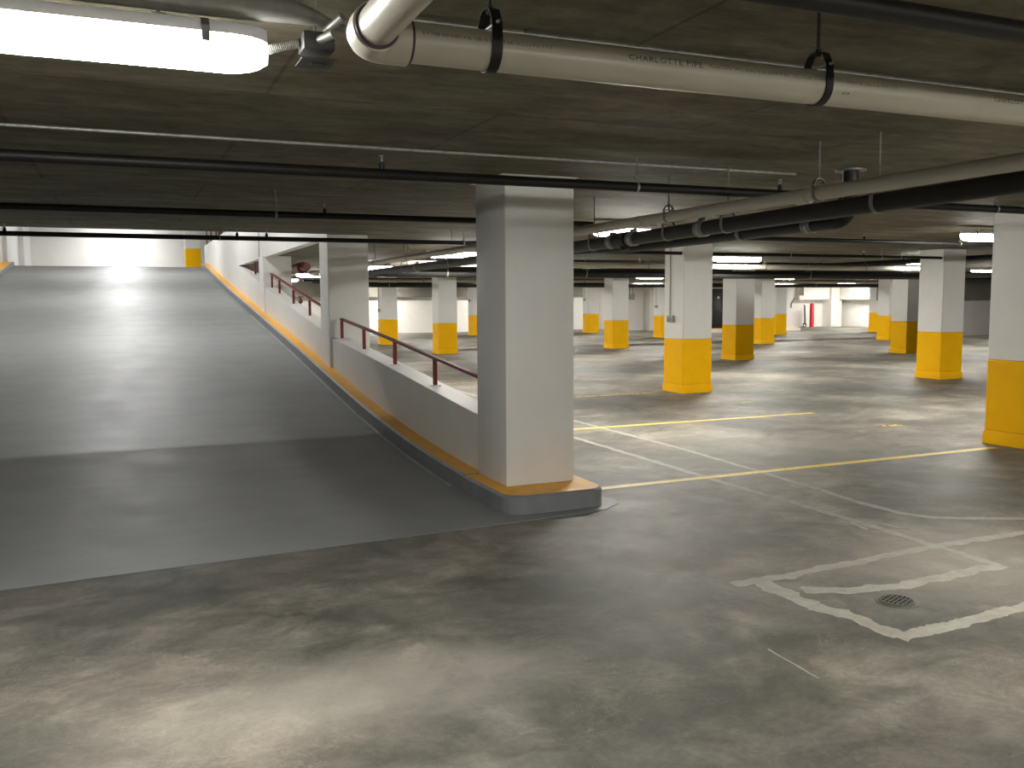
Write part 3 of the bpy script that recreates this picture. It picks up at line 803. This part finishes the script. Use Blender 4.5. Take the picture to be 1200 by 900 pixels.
def prints(x):
    lettering('CHARLOTTE PIPE', x, math.radians(14), .272, .019, t)
    lettering('FoamCore', x + .298, math.radians(14), .085, .012, t, shear=.4)
    lettering('PVC-DWV 4 IN ASTM F 891 CELLULAR CORE NSF-DWV MADE IN USA 4 IN PVC 1 03', x + .40, math.radians(13), .70, .010, t)
prints(-1.65); prints(-.06)
lettering('A P 2988 NSF-DWV 4 IN 1188 IN CP-1188 NBS IN U.S.A PVC 4 X 8', -2.315, math.radians(14), .40, .011, t)
lettering('408', -.80, math.radians(-24), .035, .009, t)
HG = 'clevis hangers on the near white plastic pipe'
hanger('dark clevis hanger on the near white pipe, left of its large lettering', -2.09, YP, ZP, RP, 'x', HG, M['black'])
hanger('dark clevis hanger with long rod on the near white pipe, right of its large lettering', -.86, YP, ZP, RP, 'x', HG, M['black'], .03)

# second PVC line and the heavy cast iron line, both running away along the bays
t = ypipe('plastic_pipe', 'white plastic pipe slanting down from the right edge above the big black pipe', 'pipe', .98, -4.28, 14.5, 2.332, 2.332, .0445, M['pvc'])
bm = B(); tube(bm, [(0, .0, 0), (0, -.06, .015), (0, -.12, .05), (0, -.17, .066)], .0465, 24); obj('elbow', bm, M['pvc'], t)
for a in (2.0, 4.0, 5.6): sleeve(t, 'y', a, .0445 + .007, .11, M['pvc'], 'coupling', (0, 0), -.004)
HG2 = 'hangers on the slanting white pipe'
for k, (y, w) in enumerate(((-2.42, 'nearest the ceiling drop pipe'), (-.70, 'just left of the switch box column'), (3.1, 'behind the white pillar'), (6.6, 'first seen left of the pillar'), (8.6, 'second seen left of the pillar'), (10.6, 'farthest left'))):
    hanger('clevis hanger on the slanting white pipe, ' + w, .98, y, 2.332, .0445, 'y', HG2, M['dull'], .025)
XI, RI = 1.10, .0575
IY, IZ, IS = -12.9, 2.3455, .0105
def iz(y): return IZ - IS*(min(y, 2.0) - IY)
ti = thing('cast_iron_pipe', 'big black iron pipe slanting down from the right edge below the white pipe', 'pipe', (XI, IY, IZ))
bm = B(); tube(bm, [(0, y - IY, iz(y) - IZ) for y in (IY, -4, 1.9, 2.1, 7, 12.5)], RI, 24); obj('pipe_run', bm, M['iron'], ti)
for y in (-1.0, .05, .42, 3.4, 6.5):
    clamp(ti, y - IY, RI, iz(y) - IZ)
wy = .235 - IY; dz = -IS*wy
bm = B(); tube(bm, [(0, wy - .1, dz), (0, wy + .1, dz)], RI + .014, 24); tube(bm, [(0, wy, dz), (-.0, wy - .05, dz - .10)], .045, 16); obj('wye_fitting', bm, M['iron'], ti)
HG3 = 'hangers on the big black iron pipe'
for k, (y, w) in enumerate(((-2.80, 'below the right hand end of the white pipe'), (-1.32, 'just right of the silver coupling'), (-.52, 'just left of the silver coupling'), (.78, 'close to the right side of the white pillar'), (4.9, 'first seen left of the pillar'), (7.2, 'second seen left of the pillar'), (9.6, 'farthest left'))):
    z = iz(y)
    hanger('clevis hanger on the big black pipe, ' + w, XI, y, z, RI, 'y', HG3, M['dull'], .03, 1.9)
# drop from the floor above and its branch
t = thing('cast_iron_pipe', 'black drop pipe from the ceiling bending into a lower black branch', 'pipe', (2.1, -1.5, 2.25))
bm = B(); arcp = [(0, -.02 + .0, .41), (0, -.02, .16)] + [(0, -.02 + .14*(1 - math.cos(a)), .16 - .14*math.sin(a) - .0) for a in [math.radians(d) for d in range(15, 91, 15)]]
arcp += [(0, .3, .02), (0, 3.2, .0), (-.3, 3.6, .0), (-.82, 4.12, -.03)]
tube(bm, arcp, .060, 24); obj('pipe_run', bm, M['iron'], t)
bm = B(); tube(bm, [(0, -.02, .395), (0, -.02, .409)], .115, 24); obj('ceiling_flange', bm, M['dull'], t)
for a in (.42,): clamp(t, a + .0, .060, .018)
bm = B(); band(bm, [(0, .05 + 1.15, 0)], .01, .01) if False else tube(bm, [(0, 1.28, .012), (0, 1.33, .012)], .066, 24); obj('pipe_strap', bm, M['dull'], t)

# cross runs farther away
t = xpipe('plastic_pipe', 'distant white plastic pipe crossing behind the column with the switch box', 'pipe', 1.4, 15.5, 9.15, 2.36, RP, M['pvc'])
for k, x in enumerate((3.4, 6.9, 9.9, 12.8)): hanger('clevis hanger, %s from the left on the distant white crossing pipe' % ORD[k], x, 9.15, 2.36, RP, 'x', 'hangers on the distant white crossing pipe', M['dull'], .025)
t = xpipe('cast_iron_pipe', 'distant heavy black pipe crossing below the distant white pipe', 'pipe', 1.4, 15.0, 9.45, 2.20, .085, M['iron'])
for k, x in enumerate((2.6, 4.9, 5.6, 8.6, 11.4)): hanger('clevis hanger, %s from the left on the distant heavy black pipe' % ORD[k], x, 9.45, 2.20, .085, 'x', 'hangers on the distant heavy black pipe', M['dull'], .03, 1.6)
t = ypipe('cast_iron_pipe', 'dark pipe slanting across the tops of the right hand columns', 'pipe', 13.2, 4.6, 12.9, 2.485, 2.485, .06, M['iron'])
for y in (7.0, 11.0): hanger('hanger on the dark pipe slanting by the right hand columns, %s one' % ('nearer' if y < 8 else 'farther'), 13.2, y, 2.485, .06, 'y', 'hangers on the right hand slanting pipe')
t = xpipe('plastic_pipe', 'far pale plastic pipe crossing at the back of the garage', 'pipe', 3, 28, 21.6, 2.33, .055, M['pvc'])
for k, x in enumerate((6, 12, 18, 24)): hanger('hanger, %s from the left on the far pale plastic pipe' % ORD[k], x, 21.6, 2.33, .055, 'x', 'hangers on the far pale plastic pipe')
t = xpipe('cast_iron_pipe', 'far heavy black pipe crossing at the back of the garage', 'pipe', 3, 28, 22.2, 2.20, .08, M['iron'])
for k, x in enumerate((5, 11, 17, 23)): hanger('hanger, %s from the left on the far heavy black pipe' % ORD[k], x, 22.2, 2.20, .08, 'x', 'hangers on the far heavy black pipe')

# red standpipe work seen through the opening in the ramp wall
t = thing('fire_main', 'dark red fire main with flanged valve seen through the ramp wall opening', 'pipe', (.62, 13.0, 2.43))
bm = B(); tube(bm, [(0, 0, 0), (0, 3.4, 0)], .08, 20); obj('pipe_run', bm, M['redpipe'], t)
bm = B(); tube(bm, [(0, .55, 0), (0, .85, 0)], .13, 20); tube(bm, [(0, .95, 0), (0, 1.6, 0)], .11, 20); obj('valve_body', bm, M['redpipe'], t)
bm = B(); tube(bm, [(0, 2.7, -.16), (0, 2.7, .2)], .07, 16); tube(bm, [(0, 2.6, 0), (0, 2.64, 0)], .14, 20); tube(bm, [(0, 2.8, 0), (0, 2.84, 0)], .14, 20); obj('tee_fitting', bm, M['redpipe'], t)
bm = B(); tube(bm, [(.40, 15.3, 0), (.40, 15.3, H)], .05, 16)
tag(obj('riser_pipe', bm, M['white']), 'slim white painted riser pipe behind the second handrail', 'pipe')
assert all(4 <= len(o['label'].split()) <= 16 for o in C.objects if 'label' in o and 'category' in o), [o['label'] for o in C.objects if 'category' in o and not 4 <= len(o['label'].split()) <= 16]
t = thing('hose_valve', 'small red angle valve behind the second handrail', 'valve', (.45, 12.9, 1.66))
bm = B(); tube(bm, [(0, .0, 0), (0, .1, .05), (0, .16, .02), (0, .18, -.08)], .035, 12); obj('valve_body', bm, M['redpipe'], t)
bm = B(); band(bm, [(0, .1 + .05*math.cos(2*PI*k/16), .10 + .0*k) for k in range(2)], .01, .01); tube(bm, [(0, .1, .05), (0, .1, .12)], .008, 8); tube(bm, [(0, .1, .115), (0, .1, .125)], .045, 16); obj('handwheel', bm, M['redpipe'], t)

# far corner bay: bollard, hand truck, hanging cord, electrical box
bm = B(); tube(bm, [(0, 0, 0), (0, 0, 1.33), (0, 0, 1.37), (0, 0, 1.39)], [.125, .125, .10, .03], 20)
o = obj('bollard', bm, M['bollard']); o.location = (33.85, 34.5, 0); tag(o, 'bright red round bollard standing in the white far corner bay', 'bollard')
t = thing('hand_truck', 'black upright hand truck left of the red bollard', 'hand truck', (33.2, 34.35, 0))
bm = B(); tube(bm, [(.10, .05, .15), (.10, .12, 1.25), (.0, .12, 1.32), (.04, .12, 1.25), (.04, .05, .15)], .022, 8); obj('frame', bm, M['rubber'], t)
bm = B()
ring = [(.0 + .11*math.cos(2*PI*k/20), 0, .14 + .11*math.sin(2*PI*k/20)) for k in range(21)]
tube(bm, ring, .03, 8, False); obj('wheel', bm, M['rubber'], t)
bm = B(); tube(bm, [(0, 0, .06), (-.2, -.05, .06), (-.4, -.05, .03), (-.45, -.05, .02)], .018, 8); obj('toe_plate', bm, M['rubber'], t)
bm = B(); tube(bm, [(32.55, 34.76, 1.15), (32.53, 34.76, 1.32), (32.62, 34.76, 1.5), (32.80, 34.76, 1.68)], .022, 8)
tag(obj('hanging_cord', bm, M['rubber']), 'short black cord hanging on the white pier left of the hand truck', 'cord')
t = thing('electrical_panel', 'pale box with conduit on the far wall above the hand truck', 'electrical box', (33.25, 34.75, 0))
bm = B(); bx(bm, -.2, .12, -.08, .0, 1.55, 1.85, .01); obj('box_body', bm, M['farw'], t)
bm = B(); tube(bm, [(.12, -.04, 1.6), (.12, -.04, H)], .02, 8); obj('conduit', bm, M['dull'], t)
t = thing('electrical_panel', 'grey box on hanging conduits left of the far white pier', 'electrical box', (21.7, 34.6, 0))
bm = B(); bx(bm, -.2, .2, -.05, .05, 1.66, 1.98, .01); obj('box_body', bm, M['shadebox'], t)
bm = B(); tube(bm, [(-.1, 0, 1.98), (-.1, 0, H)], .03, 8); tube(bm, [(.1, 0, 1.98), (.1, 0, H)], .03, 8); obj('conduit', bm, M['dull'], t)

# ------------------------------------------------------------------ world, camera, view
w = bpy.data.worlds.new('World'); bpy.context.scene.world = w; w.use_nodes = True
w.node_tree.nodes['Background'].inputs[0].default_value = (0, 0, 0, 1)
cam = bpy.data.cameras.new('camera'); co = bpy.data.objects.new('camera', cam); C.objects.link(co)
fw = Vector((0.3934337, 0.91467301, -0.09264555)); r2 = Vector((0.91838803, -0.39563599, -0.00596636)); u2 = Vector((0.04211119, 0.0827372, 0.99568128))
m = Matrix((r2, u2, -fw)).transposed().to_4x4(); m.translation = Vector((-3.11284605, -6.97861834, 1.66661595))
co.matrix_world = m
cam.sensor_width = 36; cam.sensor_fit = 'HORIZONTAL'; cam.lens = 1053.1366/1200*36; cam.clip_end = 200; cam.clip_start = .05
sc = bpy.context.scene; sc.camera = co
sc.view_settings.view_transform = 'Standard'; sc.view_settings.look = 'None'
sc.view_settings.exposure = 0; sc.view_settings.gamma = 1
try: sc.view_settings.use_curve_mapping = False
except Exception: pass
sc.cycles.max_bounces = 8; sc.cycles.diffuse_bounces = 5
